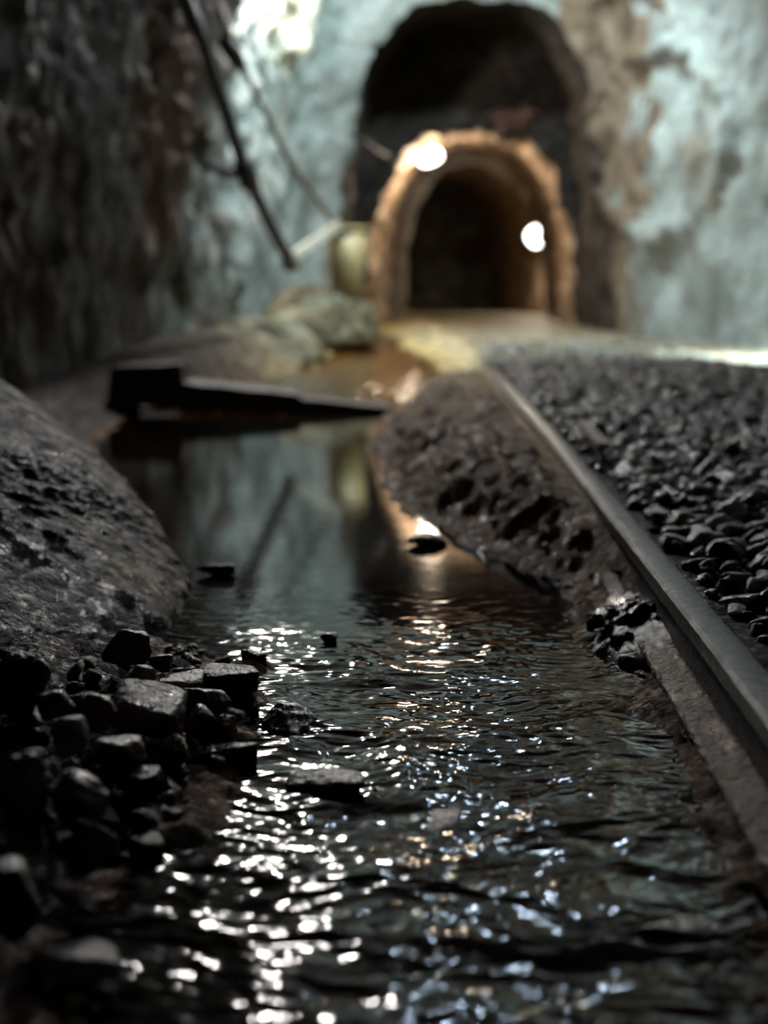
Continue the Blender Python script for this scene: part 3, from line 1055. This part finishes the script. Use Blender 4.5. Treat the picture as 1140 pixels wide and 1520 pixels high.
a0, a1 = at(438, 388, 6.1), at(505, 342, 6.3)
up = Vector((0, 0, .05))
bk_ = Vector((-.02, .14, 0))
root = hull_prism('pale_board', [Vector((0, 0, 0)), a1 - a0, a1 - a0 + bk_, bk_, up * .8, a1 - a0 + up, a1 - a0 + bk_ + up, bk_ + up], M['board'], None, bevel=.004)
root.location = a0
tag(root, 'short pale board sloping from the pipe foot up to the bucket', 'board')

# thick pipe, bent slightly where the coupling sits
pp = [at(250, -60, 5.05), at(300, 60, 5.2), at(366, 258, 5.55), at(405, 340, 5.75), at(434, 396, 5.9)]
root = empty('wall_pipe', pp[-1])
tag(root, 'thick dark grey pipe leaning up the left wall', 'pipe')
tube('pipe', [p - pp[-1] for p in pp], .027, M['pipe'], root, n=20)
dv = (pp[2] - pp[1]).normalized()
tube('coupling', [pp[2] - dv * .06 - pp[-1], pp[2] - dv * .055 - pp[-1], pp[2] + dv * .055 - pp[-1], pp[2] + dv * .06 - pp[-1]], [.036, .041, .041, .036], M['black'], root, n=20)
tube('bracket', [pp[2] - pp[-1], pp[2] + Vector((-.10, .12, .02)) - pp[-1], pp[2] + Vector((-.2, .25, .06)) - pp[-1]], .02, M['black'], root, n=10)
tube('foot_collar', [pp[-1] - (pp[-1] - pp[-2]).normalized() * .05 - pp[-1], Vector((0, 0, 0))], .034, M['rod'], root, n=20)

qq = [at(300, -60, 5.4), at(335, 40, 5.55), at(375, 130, 5.7), at(430, 240, 5.95), at(492, 328, 6.3)]
root = empty('thin_rod', qq[-1])
tag(root, 'thin rusty rod slanting beside the thick pipe down to the bucket', 'rod')
tube('rod', [p - qq[-1] for p in qq], .013, M['rod'], root, n=14)
c0 = at(343, 72, 5.58)
tube('clamp', [c0 + Vector((-.035, 0, .05)) - qq[-1], c0 + Vector((-.02, 0, .02)) - qq[-1], c0 + Vector((.02, 0, -.04)) - qq[-1], c0 + Vector((.05, .02, -.085)) - qq[-1]], [.02, .036, .034, .016], M['black'], root, n=14)


# ------------------------------------------------------------------ lamps
def bulkhead(loc, w, h, d, rot, mat, label, power, color, glow):
    root = empty('bulkhead_lamp', loc)
    root.rotation_euler = rot
    tag(root, label, 'lamp')
    V, Fc = ico(4)
    sq = np.sign(V) * np.abs(V) ** .75
    o = link('lamp_glass', mesh_from('lamp_glass', sq * np.array([w / 2, d / 2, h / 2]), Fc, [mat]), root)
    pl = sq * np.array([w * .56, .03, h * .56]) + np.array([0, d * .55, 0])
    link('housing', mesh_from('housing', pl, Fc, [M['black']]), root)
    for sx in (-.5, 0, .5):
        pts = [Vector((sx * w * .6, -d * .53 * math.cos(a), h * .56 * math.sin(a))) for a in np.linspace(-1.5, 1.5, 9)]
        tube('guard_bar', pts, .0035, M['black'], root, n=6)
    l = lamp_light('lamp_light', Vector(loc) + Vector(glow), power, color, .04)
    return root


bulkhead(BULK1, .155, .10, .09, (0, math.radians(-20), 0), M['bulb'], 'glowing bulkhead lamp under the crown of the inner tunnel arch', 30, (1.0, .78, .54), (.02, .30, -.07))
bulkhead(BULK2, .22, .20, .12, (0, math.radians(-35), 0), M['bulb_far'], 'glowing lamp on the right wall deep inside the inner tunnel', 45, (1.0, .86, .62), (-.08, -.12, -.05))

# the lamp on the left wall just above the view and the flood lamp under the roof
root = empty('wall_lamp', WALL_LAMP)
tag(root, 'caged lamp hung over the bright patch of the left wall', 'lamp')
lathe('lamp_shade', [(.03, .16), (.05, .15), (.10, .085), (.097, .08), (.045, .14), (.001, .145)], M['black'], root, n=32)
tube('lamp_hanger', [Vector((0, 0, .15)), Vector((-.01, .02, .45))], .006, M['black'], root, n=8)
root = empty('flood_lamp', FLOOD)
tag(root, 'flood lamp under the roof aimed at the tunnel mouth', 'lamp')
lathe('lamp_shade', [(.04, .20), (.06, .19), (.13, .10), (.126, .095), (.055, .18), (.001, .185)], M['black'], root, n=32)
tube('lamp_hanger', [Vector((0, 0, .19)), Vector((0, 0, .36))], .008, M['black'], root, n=8)

root = empty('side_lamp', SIDE_LAMP)
tag(root, 'low lamp by the right wall lighting a pale pool on the floor', 'lamp')
lathe('lamp_shade', [(.03, .14), (.05, .13), (.09, .075), (.087, .07), (.045, .12), (.001, .125)], M['black'], root, n=32)
tube('lamp_stand', [Vector((.09, .05, -.55)), Vector((.09, .05, .10)), Vector((.03, .015, .14))], .010, M['black'], root, n=8)

# cable to the inner lamp and the tangle at the arch crown
c = [at(520, 196, 7.45), at(540, 207, 7.8), at(565, 226, 8.6), at(598, 240, 9.4), at(625, 232, 9.95)]
o = tube('lamp_cable', [p - c[0] for p in c], .007, M['pipe'], None, n=8)
o.location = c[0]
tag(o, 'thin grey cable running along the roof to the bulkhead lamp', 'cable')
c0 = at(755, 196, 8.9)
root = empty('wire_tangle', c0)
tag(root, 'tangle of rusty wires hanging at the crown of the inner arch', 'wire')
for k in range(7):
    r_ = random.Random(k)
    p0 = Vector((r_.uniform(-.08, .12), 0, r_.uniform(-.02, .03)))
    pts = [p0 + Vector((r_.uniform(-.03, .03) * i + .012 * i * (k - 3) * .4, -.01 * i, .035 * i * r_.uniform(.6, 1.2) - .0)) for i in range(5)]
    tube('wire', pts, .006, M['stone_red'], root, n=6)

# short wooden strip lying in the gravel beside the rail
s0, s1 = on(856, 632, .10), on(886, 668, .10)
dv = s1 - s0
sd = Vector((.018, 0, 0))
up = Vector((0, 0, .010))
o = hull_prism('wooden_strip', [Vector((0, 0, 0)), sd, dv + sd, dv, up, sd + up, dv + sd + up, dv + up], M['board'], None, bevel=.002)
o.location = s0
tag(o, 'short pale wooden strip lying on the gravel right of the rail', 'strip')
